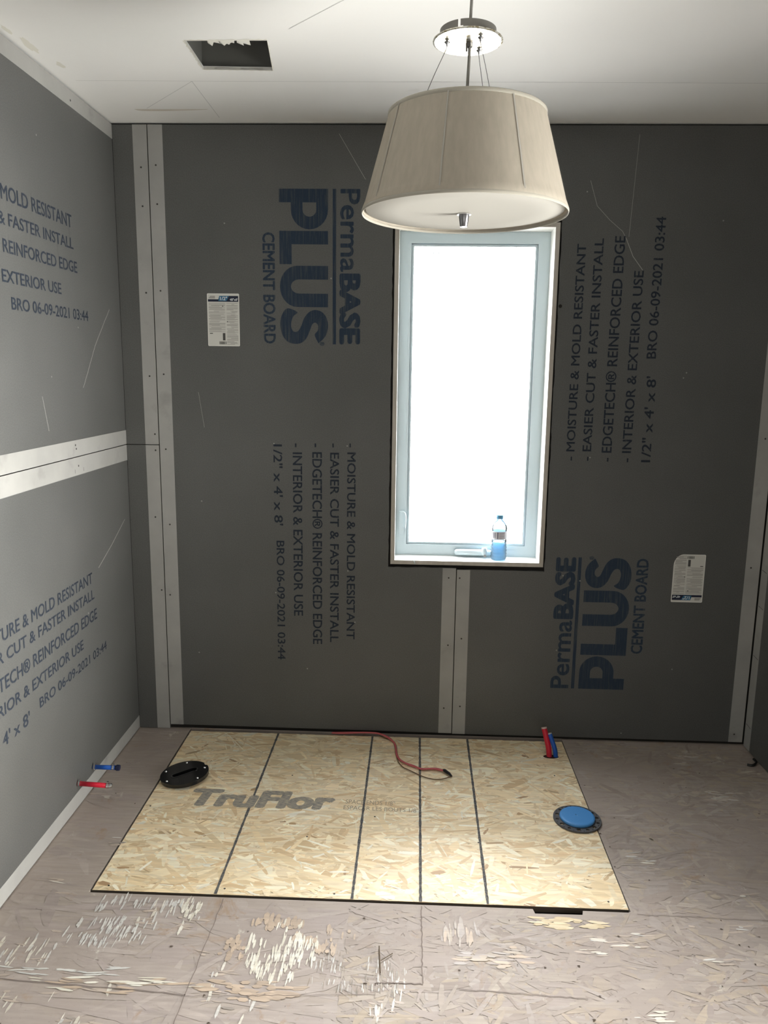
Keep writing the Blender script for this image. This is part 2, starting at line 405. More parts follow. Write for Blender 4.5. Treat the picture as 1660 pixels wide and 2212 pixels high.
V2, F2, C2 = strands(900, (.004, 1.0, -1.75, -.002), [(.41, .355, .32), (.39, .335, .31), (.43, .375, .34)], .16, .02, .25, .0007, .0001, infloorhole)
kk = len(V); F += [tuple(i+kk for i in f) for f in F2]; V += V2; C += C2
obj('worn_strands', V, F, m_floor, floor, cols=C, kind='stuff')
# peeled veneer patches, streaks running towards the wall
V = []; F = []; C = []
from mathutils import noise as mn
def fnoise(x, y): return mn.noise(Vector((x*14, y*22, 3.3))) + .5*mn.noise(Vector((x*40, y*60, 7.1)))
def patch(cx_, cy_, rx, ry, n, cols, l, w, vert=True):
    for _ in range(n):
        a_ = random.uniform(0, 2*pi); q = math.sqrt(random.random())
        x = cx_+rx*1.5*q*math.cos(a_); y = cy_+ry*1.5*q*math.sin(a_)
        if y > -1.075 or fnoise(x, y) < -.12+.5*(q-.45): continue
        L = l*random.uniform(.4, 1.3)/2; wd = w*random.uniform(.4, 1.3)/2
        dx, dy = (random.uniform(-.1, .1), 1) if vert else (1, random.uniform(-.15, .15))
        z = random.uniform(.0012, .0019); k_ = len(V)
        for s_, t_ in ((-1, 0), (-.5, -1), (.6, -1), (1, 0), (.5, 1), (-.6, 1)):
            V.append((x+dx*L*s_-dy*wd*t_, y+dy*L*s_+dx*wd*t_, z))
        F.append(tuple(range(k_, k_+6))); C.extend([random.choice(cols)]*6)
cream = [(.70, .67, .57), (.64, .60, .50), (.74, .71, .62)]; orange = [(.47, .37, .28), (.52, .41, .31), (.43, .34, .26)]
grey = [(.58, .57, .54), (.64, .63, .59)]; darkw = [(.20, .17, .13), (.28, .23, .18), (.33, .28, .22)]
patch(.80, -1.17, .09, .03, 90, orange, .035, .014); patch(.78, -1.40, .09, .022, 70, orange, .05, .010, False)
patch(.94, -1.21, .06, .035, 70, orange, .035, .010); patch(.70, -1.28, .02, .05, 30, orange, .03, .010)
patch(.83, -1.26, .065, .075, 260, cream, .045, .0050)
patch(.37, -1.10, .10, .028, 110, grey, .035, .0045); patch(.36, -1.22, .09, .035, 120, grey, .04, .0045)
patch(.54, -1.14, .03, .05, 60, cream, .04, .006)
patch(1.05, -1.33, .11, .05, 160, darkw, .03, .0022); patch(1.05, -1.33, .10, .04, 90, grey, .03, .0022)
patch(.28, -1.36, .11, .015, 60, grey, .06, .005, False); patch(.45, -1.40, .16, .02, 80, cream+orange, .07, .006, False)
patch(.17, -1.04, .12, .010, 50, orange, .05, .008, False); patch(1.60, -1.115, .085, .018, 120, [(.66, .55, .36), (.60, .48, .30), (.70, .60, .42)], .05, .008, False)
patch(1.32, -1.17, .06, .03, 60, orange+fc1, .05, .008); patch(1.40, -1.26, .09, .03, 60, orange+fc1, .05, .008, False)
for _ in range(15000):                                     # scattered peeling over the old ply
    x = random.uniform(.01, XR-.02); y = random.uniform(-1.7, -.02)
    if infloorhole(x, y): continue
    q = mn.noise(Vector((x*5+3, y*9, 1.7))) + .55*mn.noise(Vector((x*17, y*30, 5.2))) + .3*mn.noise(Vector((x*60, y*60, 9.2)))
    lim = .50 if x < 1.25 and y < -1.06 else .72
    if q < lim-.10: continue
    cc = cream+grey if q > lim else orange
    if random.random() < .03: cc = darkw
    c = random.choice(cc); f_ = .75 if q > lim else .55; c = tuple(f_*a_+(1-f_)*b_ for a_, b_ in zip(c, (.47, .42, .39)))
    vert = x < 1.25 and y < -1.06 and q > lim; L = random.uniform(.006, .030); wd = random.uniform(.001, .004)
    dx, dy = (random.uniform(-.15, .15), 1) if vert else (1, random.uniform(-.2, .2)); z = random.uniform(.0010, .0013); k_ = len(V)
    for s_, t_ in ((-1, 0), (-.5, -1), (.6, -1), (1, 0), (.5, 1), (-.6, 1)):
        V.append((x+dx*L*s_-dy*wd*t_, y+dy*L*s_+dx*wd*t_, z))
    F.append(tuple(range(k_, k_+6))); C.extend([c]*6)
obj('peeled_veneer', V, F, m_strand, floor, cols=C, kind='stuff')
g = G()
def wobble(p0, p1, n, amp):
    p0 = Vector(p0); p1 = Vector(p1); q = Vector((-(p1-p0).y, (p1-p0).x)).normalized()
    return [p0.lerp(p1, k/n) + q*random.uniform(-amp, amp) for k in range(n+1)]
for p0, p1, w in (((.628, -1.07), (.611, -1.75), .0022), ((1.208, -1.07), (1.209, -1.357), .003), ((1.09, -1.362), (1.21, -1.36), .003),
                  ((1.83, -1.070), (XR, -1.082), .0014), ((.05, -1.395), (.62, -1.425), .0025), ((.61, -1.43), (1.09, -1.40), .0012), ((1.3, -1.372), (1.62, -1.385), .002)):
    flatline(g, wobble(p0, p1, 30, .0018), w, .0021)
g.out('floor_seams', mat('seam_dark', (.21, .17, .15), .9)[0], floor)
g = G()
for k in range(120):
    x = random.uniform(.05, XR-.05); y = random.uniform(-1.6, -.05)
    if infloorhole(x, y): continue
    blob(g, x, y, random.uniform(.0015, .005), random.uniform(.001, .003), .0022, 7, .5)
g.out('dirt_specks', mat('dirt', (.07, .05, .035), .9)[0], floor, kind='stuff')
obj('staple_stick', *(lambda q: (q.v, q.f))(G().tube([(1.093, -1.24, .006), (1.10, -1.33, .004)], .0016, 6).tube([(1.10, -1.29, .005), (1.13, -1.262, .004)], .0012, 6)), m_stud, floor)

# ------------------------------------------------------------------ cement boards
def wob_rect_edge(a, b2, n, amp):
    a = Vector(a); b2 = Vector(b2)
    return [tuple(a.lerp(b2, k/n) + Vector((random.uniform(-amp, amp), random.uniform(-amp, amp)))) for k in range(1, n)]
T = .0127
def board(outline, fn, wall, label):
    g = G(); g.prism([outline], -T, 0, fn)
    return fixn(g.out('cement_board', m_board, wall, label=label))
def band(fn, rects, par):
    for a0, b0, a1, b1 in rects:
        g = G(); g.prism([[(a0, b0), (a1, b0), (a1, b1), (a0, b1)]], 0, .0008, fn); fixn(g.out('edge_band', m_band, par))
def screws(fn, pts, par, mat_=m_screw, rr=.0035):
    for a, b2 in pts:
        g = G(); g.prism([circle(a, b2, rr, 10)], 0.0006, .0014, fn); fixn(g.out('screw', mat_, par))
zt, zb = H-.007, .017
b_strip_up = board([(.0006, 1.2285), (j1-.001, 1.2285), (j1-.001, zt), (.0006, zt)], BX, wall_back, 'narrow upper corner strip of dark grey cement board')
b_strip_lo = board([(.0006, .002), (j1-.001, .002), (j1-.001, 1.2255), (.0006, 1.2255)], BX, wall_back, 'narrow lower corner strip of dark grey cement board')
wl, wr, wb, wt = 1.066, 1.7035, .741, 2.10
ol = [(j1+.0025, zb+.004), (j2-.001, zb), (j2-.001, wb)] + wob_rect_edge((j2-.001, wb), (wl, wb), 14, .0012) + [(wl, wb)] + wob_rect_edge((wl, wb), (wl, wt), 50, .0015) + [(wl, wt), (j2-.001, wt), (j2-.001, zt), (j1+.0025, zt)]
b_left = board(ol, BX, wall_back, 'large printed cement board left of the window')
orr = [(j2+.0025, .015), (2.5655, .015), (2.5655, zt), (j2+.0025, zt), (j2+.0025, wt), (wr, wt)] + wob_rect_edge((wr, wt), (wr, wb-.006), 50, .0018) + [(wr, wb-.006)] + wob_rect_edge((wr, wb-.006), (j2+.0025, wb-.006), 14, .0012) + [(j2+.0025, wb-.006)]
b_right = board(orr, BX, wall_back, 'large printed cement board right of the window')
l_up = board([(YB, 1.2285), (-.002, 1.2285), (-.002, zt), (YB, zt)], LX, wall_left, 'upper printed cement board of the left wall')
l_lo = board([(YB, .004), (-.002, .004), (-.002, 1.2255), (YB, 1.2255)], LX, wall_left, 'lower printed cement board of the left wall')
RX = lambda a, b_, z: (XR-z, a, b_)
r_bd = board([(DY1, .004), (-.004, .004), (-.004, zt), (YB, zt), (YB, .004), (DY0, .004), (DY0, 2.1), (DY1, 2.1)], RX, wall_right, 'cement board of the right wall')
bw = .056
band(BX, [(.078, 1.2285, j1-.001, zt)], b_strip_up); band(BX, [(.078, .002, j1-.001, 1.2255)], b_strip_lo)
band(BX, [(j1+.0025, .021, j1+.0025+bw, zt), (1.2895, zb, j2-.001, wb)], b_left)
band(BX, [(j2+.0025, .015, 1.402, wb-.006), (2.508, .015, 2.5655, zt)], b_right)
band(LX, [(YB, 1.2285, -.002, 1.2285+bw), (YB, H-.007-.052, -.002, zt)], l_up)
band(LX, [(YB, 1.2255-.062, -.002, 1.2255), (YB, .004, -.002, .058)], l_lo)
band(RX, [(-.062, .004, -.006, zt)], r_bd)
for z in (2.28, 2.14, 1.82, 1.5): screws(BX, [(.106, z), (.163, z+.008)], b_left if z < 0 else b_strip_up)
screws(BX, [(.118, 1.27), (.118, 1.205), (.12, .62), (.106, .93), (.155, .60), (.160, 1.21), (.165, .9)], b_strip_lo)
screws(BX, [(1.315, .70), (1.32, .41), (1.31, .13)], b_left); screws(BX, [(1.36, .70), (1.375, .44), (1.378, .14), (2.535, 1.29), (2.53, .77), (2.53, .05)], b_right)
screws(LX, [(-.36, 2.40), (-.475, 1.268), (-.47, 1.255), (-1.4, 1.26)], l_up); screws(LX, [(-.46, 1.195)], l_lo)
m_dim = mat('countersunk_screw', (.30, .30, .285), .8)[0]
screws(BX, [(.42, 2.08), (.83, 1.88), (.60, 1.24), (.895, 1.235), (.60, .62), (.90, .72), (.73, .29), (.30, 1.0), (.27, .35), (.93, .5)], b_left, m_dim, .0028)
screws(BX, [(1.86, 1.205), (2.21, 1.54), (2.2, 1.52), (1.78, .72), (1.77, .40), (1.85, .70), (2.25, .33), (2.06, .04), (1.79, 2.2), (2.3, 2.1)], b_right, m_dim, .0028)
screws(LX, [(-.40, 1.665), (-.45, .66), (-.62, 1.5), (-.62, 2.22)], l_up, m_dim, .0028)
screws(BX, [(1.712, 1.785)], b_right, m_dark, .007)

# prints
B_UP_R, B_OUT = (1, 0, 0), (0, -1, 0)
LINES = ["- MOISTURE & MOLD RESISTANT", "- EASIER CUT & FASTER INSTALL", "- EDGETECH\u00ae REINFORCED EDGE", "- INTERIOR & EXTERIOR USE"]
def back_list(rows, up, par, lab):
    g = G()
    for s, x, h, z0, z1 in rows: text(g, s, (x, 0, z0), (x, 0, z1), h, up, B_OUT, .014)
    g.out('printed_text', m_ink, par, label=lab)
SZ = "1/2\" x 4' x 8'"; BRO = 'BRO 06-09-2021 03:44'
back_list([(LINES[0], .896, .035, 1.245, .425), (LINES[1], .827, .037, 1.244, .410), (LINES[2], .755, .040, 1.243, .400),
           (LINES[3], .676, .039, 1.242, .522), (SZ, .598, .036, 1.237, .905), (BRO, .606, .033, .841, .328)], (1, 0, 0), b_left, 'dark blue feature list reading downward')
back_list([(LINES[0], 1.797, .034, 1.192, 2.014), (LINES[1], 1.862, .035, 1.192, 2.034), (LINES[2], 1.942, .040, 1.190, 2.043),
           (LINES[3], 2.019, .037, 1.189, 1.918), (SZ, 2.096, .037, 1.190, 1.525), (BRO, 2.088, .037, 1.592, 2.113)], (-1, 0, 0), b_right, 'dark blue feature list reading upward')
def logo(par, xs, up, z0, z1, d, lab):
    """xs: baselines of the four rows"""
    pb, ru, pl, cb = xs; L = abs(z1-z0); g = G(); sgn = 1 if z1 > z0 else -1
    P = lambda x, f: (x, 0, z0+sgn*L*f)
    text(g, 'Perma', P(pb, 0), P(pb, .525), .077, up, B_OUT, .018)
    text(g, 'BASE', P(pb, .535), P(pb, 1.0), .077, up, B_OUT, .055)
    text(g, 'CEMENT BOARD', P(cb, d), P(cb, 1.0), .047, up, B_OUT, .028)
    text(g, '\u00ae', P(pl+up[0]*.155, .985), P(pl+up[0]*.155, 1.01), .018, up, B_OUT, .02)
    x0, x1 = ru; g.prism([[(x0, z0), (x1, z0), (x1, z1), (x0, z1)]], .0003, .0006, BX)
    # heavy block letters drawn as strokes
    h = .187; wds = [(0, .27), (.262, .49), (.475, .755), (.745, 1.0)]
    def pt(f, v): return (pl+up[0]*h*v, z0+sgn*L*f)
    def poly(loops):
        g.prism([[pt(a, b_) for a, b_ in l] for l in loops], .0003, .0006, BX)
    s1 = .085
    def arc(cx_, cy_, rx, ry, a0, a1, n=14): return [(cx_+rx*math.cos(math.radians(a0+(a1-a0)*k/n)), cy_+ry*math.sin(math.radians(a0+(a1-a0)*k/n))) for k in range(n+1)]
    poly([[(0, 0), (s1, 0), (s1, .24)] + arc(.13, .62, .125, .38, -90, 90) + [(0, 1)], [(s1, .48), (s1, .76)] + arc(.13, .62, .045, .14, 90, -90)])
    poly([[(.265, 0), (.478, 0), (.478, .25), (.35, .25), (.35, 1), (.265, 1)]])
    poly([[(.488, 1), (.488, .36)] + arc(.622, .36, .134, .36, 180, 360) + [(.756, 1), (.668, 1), (.668, .40)] + arc(.622, .40, .046, .17, 360, 180) + [(.576, 1)]])
    S_ = [(.995, .80), (.965, .90), (.93, .97), (.875, 1.0), (.82, .96), (.785, .86), (.775, .72), (.79, .60), (.83, .50), (.88, .44), (.915, .37), (.918, .28), (.89, .23),
          (.85, .235), (.815, .28), (.79, .36), (.765, .16), (.80, .05), (.86, 0), (.93, .03), (.98, .13), (.999, .27), (.995, .42), (.965, .54), (.91, .62), (.87, .67), (.858, .73), (.875, .79), (.91, .785), (.94, .72)]
    SP = [tuple(v) for v in smooth_path([Vector((p[0], p[1], 0)) for p in S_ + [S_[0]]], 4)][:-1]
    poly([[(p[0], p[1]) for p in SP]])
    g.out('printed_logo', m_ink_logo, par, label=lab)
logo(b_left, (.867, (.836, .849), .631, .567), (1, 0, 0), 2.206, 1.632, .275, 'dark blue printed brand lettering reading downward')
logo(b_right, (1.826, (1.839, 1.852), 2.056, 2.120), (-1, 0, 0), .234, .798, .283, 'dark blue printed brand lettering reading upward')
def left_list(rows, par, lab):
    g = G()
    for s, y0, y1, z, h in rows: text(g, s, (0, y0, z), (0, y1, z), h, (0, 0, 1), (1, 0, 0), .014)
    g.out('printed_text', m_ink, par, label=lab)
left_list([(LINES[0], -1.225, -.403, 1.990, .043), (LINES[1], -1.235, -.400, 1.922, .036), (LINES[2], -1.235, -.380, 1.847, .038),
           (LINES[3], -1.235, -.511, 1.765, .036), (SZ, -1.225, -.905, 1.692, .036), (BRO, -.838, -.310, 1.692, .036)], l_up, 'black feature list on the upper left board')
left_list([(LINES[0], -1.225, -.400, .760, .041), (LINES[1], -1.235, -.391, .698, .038), (LINES[2], -1.235, -.377, .618, .042),
           (LINES[3], -1.235, -.505, .546, .037), (SZ, -1.230, -.905, .456, .040), (BRO, -.840, -.306, .474, .034)], l_lo, 'dark blue feature list on the lower left board')
def scratch(fn, pts, w, par):
    g = G()
    for a, b2 in zip(pts, pts[1:]):
        a = Vector(a); b2 = Vector(b2); t = (b2-a).normalized(); q = Vector((-t.y, t.x))*w/2
        vs = [a-q, b2-q, b2+q, a+q]; g.add([fn(v.x, v.y, .0007) for v in vs], [(0, 1, 2, 3)])
    g.out('scratch', m_scr, par)
scratch(LX, wobble((-.384, 1.46), (-.27, 1.60), 8, .001) + wobble((-.265, 1.606), (-.113, 1.748), 6, .001), .0028, l_up)
scratch(BX, [(1.80, 2.24), (1.83, 2.15), (1.88, 2.10), (1.93, 2.06), (1.945, 2.035)], .0015, b_right)
scratch(BX, [(1.945, 2.035), (1.975, 1.97), (2.015, 1.92)], .0022, b_right)
scratch(BX, [(1.97, 2.40), (1.955, 2.04)], .0012, b_right)
scratch(BX, [(.30, 1.44), (.32, 1.30)], .0012, b_left); scratch(BX, [(.86, 2.40), (.96, 2.24)], .0016, b_left)
scratch(LX, [(-.66, 1.33), (-.69, 1.44)], .0022, l_up); scratch(LX, [(-.06, .93), (-.2, .86), (-.34, .80)], .003, l_lo)
g = G()
for y in (-.42, -.49): g.prism([[(y, 1.172), (y+.0015, 1.172), (y+.0015, 1.185), (y, 1.185)]], .0008, .001, LX)
g.out('pencil_marks', m_screw, l_lo)
g = G()
for z, l in ((.76, .03), (.61, .03), (.40, .03), (.10, .03)): g.prism([[(-.055, z), (-.012, z+.004), (-.012, z+.006), (-.055, z+.002)]], .0008, .001, RX)
g.out('pencil_marks', m_screw, r_bd)

# ------------------------------------------------------------------ window
window = thing('window_1', (1.386, .05, .76), 'tall white casement window', 'window')
del window['category']; window['kind'] = 'structure'
X0, X1, Z0, Z1 = 1.0745, 1.6965, .7545, 2.0895       # jamb outside
def ring(g, x0, x1, z0, z1, w, y0, y1, mi=0, front=None, wb_=None):
    wb_ = wb_ or w
    g.prism([[(x0, z0), (x1, z0), (x1, z1), (x0, z1)], [(x0+w, z0+wb_), (x0+w, z1-w), (x1-w, z1-w), (x1-w, z0+wb_)]], -y0, -y1, BX, mi)
g = G(); ring(g, X0, X1, Z0, Z1, .0165, -.0035, .135); jl = fixn(g.out('jamb_liner', m_jamb, window, label='white painted jamb lining'))
g = G(); ring(g, X0, X1, Z0, Z1, .0165, -.0045, -.0036); fixn(g.out('jamb_edge', m_jedge, window, label='raw wood front edge of the jamb'))
sx0, sx1, sz0, sz1 = X0+.0165, X1-.0165, Z0+.0165, Z1-.0165
g = G(); ring(g, sx0+.0003, sx1-.0003, sz0+.0003, sz1-.0003, .040, .098, .134); fixn(g.out('window_frame', m_white, window))
g = G(); ring(g, sx0+.034, sx1-.034, sz0+.034, sz1-.034, .0125, .094, .0975); ring(g, sx0+.0405, sx1-.0405, sz0+.0405, sz1-.0405, .015, .108, .132)
ring(g, sx0+.0485, sx1-.0485, sz0+.0475, sz1-.0485, .0085, .101, .107); fixn(g.out('sash', m_white, window))
gx0, gx1, gz0, gz1 = sx0+.054, sx1-.054, sz0+.054, sz1-.054
G().box((gx0, .118, gz0), (gx1, .122, gz1)).out('glass_pane', m_glass, window)
g = G()                                                # screen tabs at the head
for x in (1.235, 1.538):
    for a, b2 in (((x-.012, gz1-.026), (x-.009, gz1)), ((x+.009, gz1-.026), (x+.012, gz1)), ((x-.012, gz1-.028), (x+.012, gz1-.025))):
        g.box((a[0], .1105, a[1]), (b2[0], .1140, b2[1]))
fixn(g.out('screen_clip', m_white, window))
# lock lever on the left of the frame
g = G(); g.box((1.106, .0975, .862), (1.126, .088, .958))
lk = g.out('lock_plate', m_white, window)
g = G(); g.tube(smooth_path([(1.108, .084, .955), (1.122, .080, .957), (1.131, .078, .945), (1.132, .076, .915), (1.130, .078, .89)], 5), [.004]*21, 8)
g.out('lock_lever', m_white, lk, smooth=True)
# folded crank operator on the sill
g = G(); n = 20; g.tube(smooth_path([(1.352, .088, .789), (1.36, .082, .790), (1.46, .078, .791), (1.50, .082, .789)], 5), [.006, .009, .012, .013, .013, .0135, .0135, .0135, .0135, .0135, .0135, .013, .013, .012, .009, .006], 12)
cr_ = g.out('crank_cover', m_white, window, smooth=True)
g = G(); g.tube([(1.462, .055, .816), (1.463, .052, .787)], .0105, 14); g.out('crank_handle', m_white, cr_, smooth=True)
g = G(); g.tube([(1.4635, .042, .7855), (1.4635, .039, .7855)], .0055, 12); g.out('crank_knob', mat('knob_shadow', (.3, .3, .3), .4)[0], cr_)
g = G(); g.tube(smooth_path([(1.163, -.0055, .775), (1.172, -.008, .768), (1.176, -.009, .757)], 4), .0012, 6); g.out('loose_caulk_thread', m_white, window)

# water bottle on the sill
bt = thing('water_bottle', (1.520, .050, .7712), 'clear plastic bottle of blue tinted water standing on the window sill', 'bottle')
bz = .7714
prof = [(.002, 0), (.022, 0), (.030, .003), (.0325, .010)]
for k in range(5): prof += [(.0325, .014+.013*k), (.0308, .018+.013*k), (.0308, .021+.013*k), (.0325, .025+.013*k)]
prof += [(.0322, .082), (.0316, .086), (.0316, .122), (.0325, .126), (.0325, .134), (.030, .145), (.022, .158), (.0145, .166), (.0125, .170), (.0125, .176)]
g = G(); g.lathe(prof, (1.520, .050, bz), 40, cap=(True, False)); g.out('bottle_body', m_pet, bt, smooth=True)
pw = [(max(.001, r_-.0012), z) for r_, z in prof if z < .080]; pw[0] = (.001, .0012)
pw = [(a_, max(z, .0012)) for a_, z in pw]
g = G(); g.lathe(pw + [(.031, .072)], (1.520, .050, bz), 40, cap=(True, True)); g.out('water', m_water, bt, smooth=True)
m_lab, nt, b = mat('bottle_label', (.80, .78, .82), .5)
g = G(); g.lathe([(.0326, .088), (.0326, .121)], (1.520, .050, bz), 40); lb = g.out('bottle_label', m_lab, bt, smooth=True, label='white paper label with dark print')
g = G()
def onlab(a0, a1, z0, z1):
    vs = []; n = 5
    for k in range(n+1):
        a_ = math.radians(-90 + a0 + (a1-a0)*k/n)
        for z in (z0, z1): vs.append((1.520+.0329*math.cos(a_), .050+.0329*math.sin(a_), bz+z))
    g.add(vs, [(2*k, 2*k+2, 2*k+3, 2*k+1) for k in range(n)])
for k in range(4): onlab(-62+k*9, -58+k*9, .094, .117)
onlab(-20, -12, .091, .119)
for k in range(6): onlab(-6, 36, .0935+.0045*k, .0950+.0045*k)
g.out('label_print', mat('label_print', (.17, .16, .22), .6)[0], lb)
g = G(); g.lathe([(.0145, .1705), (.0150, .172), (.0150, .185), (.0135, .187), (.001, .187)], (1.520, .050, bz), 30); g.out('bottle_cap', mat('cap_blue', (.12, .33, .52), .4)[0], bt, smooth=True)

# ------------------------------------------------------------------ pendant lamp
LX_, LY = 1.262, -1.25
lamp = thing('pendant_lamp', (LX_, LY, 2.438), 'tapered beige fabric drum pendant lamp hanging before the window', 'lamp')
zb_, zt_, rb_, rt_ = 1.880, 2.082, .228, .172
prof = [(rb_, zb_), (rb_+.0015, zb_+.003)] + [(rb_+(rt_-rb_)*k/10, zb_+(zt_-zb_)*k/10) for k in range(1, 11)]
g = G(); g.lathe(prof, (LX_, LY, 0), 128); g.lathe([(p[0]-.0015, p[1]) for p in prof], (LX_, LY, 0), 128)
sh = g.out('lamp_shade', m_shade, lamp, smooth=True)
for rr, z in ((rb_, zb_), (rt_, zt_)):
    g = G(); g.lathe([(rr+.0012*math.cos(2*pi*k/10)+.0006, z+.0045*math.sin(2*pi*k/10)) for k in range(11)], (LX_, LY, 0), 128)
    g.out('shade_trim', m_trim, sh, smooth=True)
for dg_ in range(8):
    a_ = math.radians(-90 + [-58, -16, 28.5, 75, 120, 165, -148, -103][dg_]); vs = []
    wid = .0016
    for k in range(11):
        rr = rb_+(rt_-rb_)*k/10+.0012; z = zb_+(zt_-zb_)*k/10
        for da in (-wid, wid):
            vs.append((LX_+rr*math.cos(a_)-math.sin(a_)*da, LY+rr*math.sin(a_)+math.cos(a_)*da, z))
    G().add(vs, [(2*k, 2*k+1, 2*k+3, 2*k+2) for k in range(10)]).out('shade_seam', m_seam, sh)
g = G(); g.lathe([(.001, zb_-.0002), (.05, zb_-.0000), (.15, zb_+.002), (rb_-.009, zb_+.004), (rb_-.006, zb_+.0065), (rb_-.009, zb_+.008), (.001, zb_+.004)], (LX_, LY, 0), 96)
g.out('diffuser', m_diff, lamp, smooth=True)
g = G(); g.lathe([(.0155, zb_-.0025), (.0155, zb_-.0008), (.001, zb_-.0008)], (LX_, LY, 0), 32, cap=(True, False)); fin = g.out('finial_washer', m_chrome, lamp, smooth=False)
g = G(); g.lathe([(.012, zb_-.003), (.0085, zb_-.027), (.0075, zb_-.028)], (LX_, LY, 0), 32); g.out('finial', m_dchrome, fin, smooth=True)
g = G(); g.lathe([(.001, zb_-.0285), (.0078, zb_-.0282)], (LX_, LY, 0), 32); g.out('finial_tip', m_chrome, fin)
# spider inside the shade top, sockets
g = G()
for k in range(3):
    a_ = math.radians(180+120*k); g.tube([(LX_, LY, zt_-.03), (LX_+(rt_-.003)*math.cos(a_), LY+(rt_-.003)*math.sin(a_), zt_-.006)], .0022, 6)
g.lathe([(.001, zt_-.022), (.03, zt_-.024), (.03, zt_-.05), (.001, zt_-.052)], (LX_, LY, 0), 24)
g.out('spider', m_chrome, lamp)
g = G(); g.lathe([(.001, zt_-.055), (.014, zt_-.060), (.022, zt_-.078), (.030, zt_-.105), (.027, zt_-.128), (.012, zt_-.142), (.001, zt_-.144)], (LX_, LY, 0), 24)
g.out('bulb', mat('frosted_bulb', (.85, .84, .80), .4)[0], lamp, smooth=True)
# canopy plate and its housing
CZ = 2.232; cxp = LX_-.003
g = G(); g.lathe([(.001, CZ-.0015), (.072, CZ-.0012), (.0755, CZ), (.0755, CZ+.0015), (.0005, CZ+.0018)], (cxp, LY, 0), 96); pl_ = g.out('canopy_plate', m_plate, lamp, smooth=False)
g = G(); n = 96; r1, r2 = .0605, .0590                    # upstand ring with its L-shaped slot towards the camera
def slot(a_, lvl):
    d = math.degrees(a_) % 360
    return (246.5 < d < 251 ) or (246.5 < d < 257 and lvl == 0)
zs = [CZ+.002, CZ+.010, CZ+.0225]
for lv in range(2):
    for k in range(n*2):
        a0, a1 = 2*pi*k/(2*n), 2*pi*(k+1)/(2*n)
        if slot((a0+a1)/2, lv): continue
        for rr in (r1, r2): g.add([(cxp+rr*math.cos(q), LY+rr*math.sin(q), z) for q, z in ((a0, zs[lv]), (a1, zs[lv]), (a1, zs[lv+1]), (a0, zs[lv+1]))], [(0, 1, 2, 3)])
g.out('canopy_housing', m_hous, lamp)
g = G(); cz = smooth_path([(LX_+.002, LY, 2.437), (LX_+.004, LY, 2.36), (LX_+.001, LY, 2.26), (LX_+.001, LY, 2.20), (LX_-.002, LY, 2.12), (LX_-.002, LY, 2.05)], 6)
g.tube(cz, .0034, 10); g.out('cord', m_cord, lamp, smooth=True)
g = G(); g.lathe([(.004, CZ-.012), (.006, CZ-.010), (.006, CZ-.0015)], (LX_+.001, LY, 0), 16); g.box((LX_-.007, LY-.002, CZ-.020), (LX_-.003, LY+.002, CZ+.0)); g.out('cord_grip', m_dchrome, lamp)
wires = [((-.048, -.010), (-.118, .02), (.020, .010)), ((.024, .034), (.055, .09), (.004, .004)), ((.022, -.034), (.050, -.085), (.010, .012))]
for (px_, py_), (qx, qy), (tx, ty) in wires:
    g = G(); g.tube(smooth_path([(LX_+px_*1.0+tx, LY+py_+ty, CZ+.034), (LX_+px_, LY+py_, CZ+.002), (LX_+px_, LY+py_, CZ-.014),
                    (LX_+px_*.6+qx*.4, LY+py_*.6+qy*.4, CZ-.07), (LX_+qx, LY+qy, zt_-.012)], 6), .0007, 6)
    g.out('suspension_wire', m_wire, lamp)
    g = G(); g.lathe([(.001, CZ-.013), (.0018, CZ-.012), (.0022, CZ-.008), (.0058, CZ-.005), (.0058, CZ-.004), (.0022, CZ-.002), (.0022, CZ+.001)], (LX_+px_, LY+py_, 0), 12); g.out('wire_gripper', m_dchrome, lamp, smooth=True)

# ------------------------------------------------------------------ new OSB sheet in the floor
osb = thing('subfloor_sheet', ((OX0+OX1)/2, (OY0+OY1)/2, 0), 'fresh pale strand board sheet with black layout lines set into the worn floor', 'board')
ocol = [tuple(min(.93, q*1.16) for q in c_) for c_ in [(.74, .61, .40), (.78, .66, .45), (.70, .56, .35), (.80, .70, .50), (.66, .52, .32), (.76, .62, .40), (.72, .60, .41), (.62, .46, .27), (.82, .73, .55), (.77, .64, .44)]]
V, F, C = strands(10500, (OX0, OX1, OY0, OY1), ocol, .072, .012, .5, .0011, .0001)
V2, F2, C2 = strands(60, (OX0, OX1, OY0, OY1), [(.47, .32, .17), (.52, .38, .22), (.44, .29, .16)], .04, .008, .4, .0002, .0010)
kk = len(V); F += [tuple(i+kk for i in f) for f in F2]; V += V2; C += C2
V2, F2, C2 = strands(450, (OX0, OX1, OY0, OY1), [(.92, .86, .68), (.92, .87, .72)], .05, .006, .6, .0002, .0010)
kk = len(V); F += [tuple(i+kk for i in f) for f in F2]; V += V2; C += C2
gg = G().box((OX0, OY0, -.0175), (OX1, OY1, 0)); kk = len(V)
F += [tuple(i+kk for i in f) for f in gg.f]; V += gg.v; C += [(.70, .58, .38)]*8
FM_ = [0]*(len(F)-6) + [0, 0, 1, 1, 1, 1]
obj('strand_board', V, F, m_osb, osb, cols=C, mats=[m_osb, mat('shaded_sheet_edge', (.06, .05, .04), .95, spec=.05)[0]], fm=FM_)  # side faces coloured near black to stand for shade in the gap
for x, x2 in ((.607, .598), (1.010, 1.004), (1.211, 1.206), (1.412, 1.403)):
    g = G(); n = 70; vs = []
    for k in range(n+1):
        t = k/n; w = .0042*random.uniform(.78, 1.2); xx = x+(x2-x)*t; y = OY1-.002+(OY0+.003-OY1)*t
        vs += [(xx-w, y, .0015), (xx+w, y, .0015)]
    g.add(vs, [(2*k, 2*k+1, 2*k+3, 2*k+2) for k in range(n)]); g.out('marker_line', m_marker, osb)
g = G(); UP = (0, 1, 0)
sh_ = .018
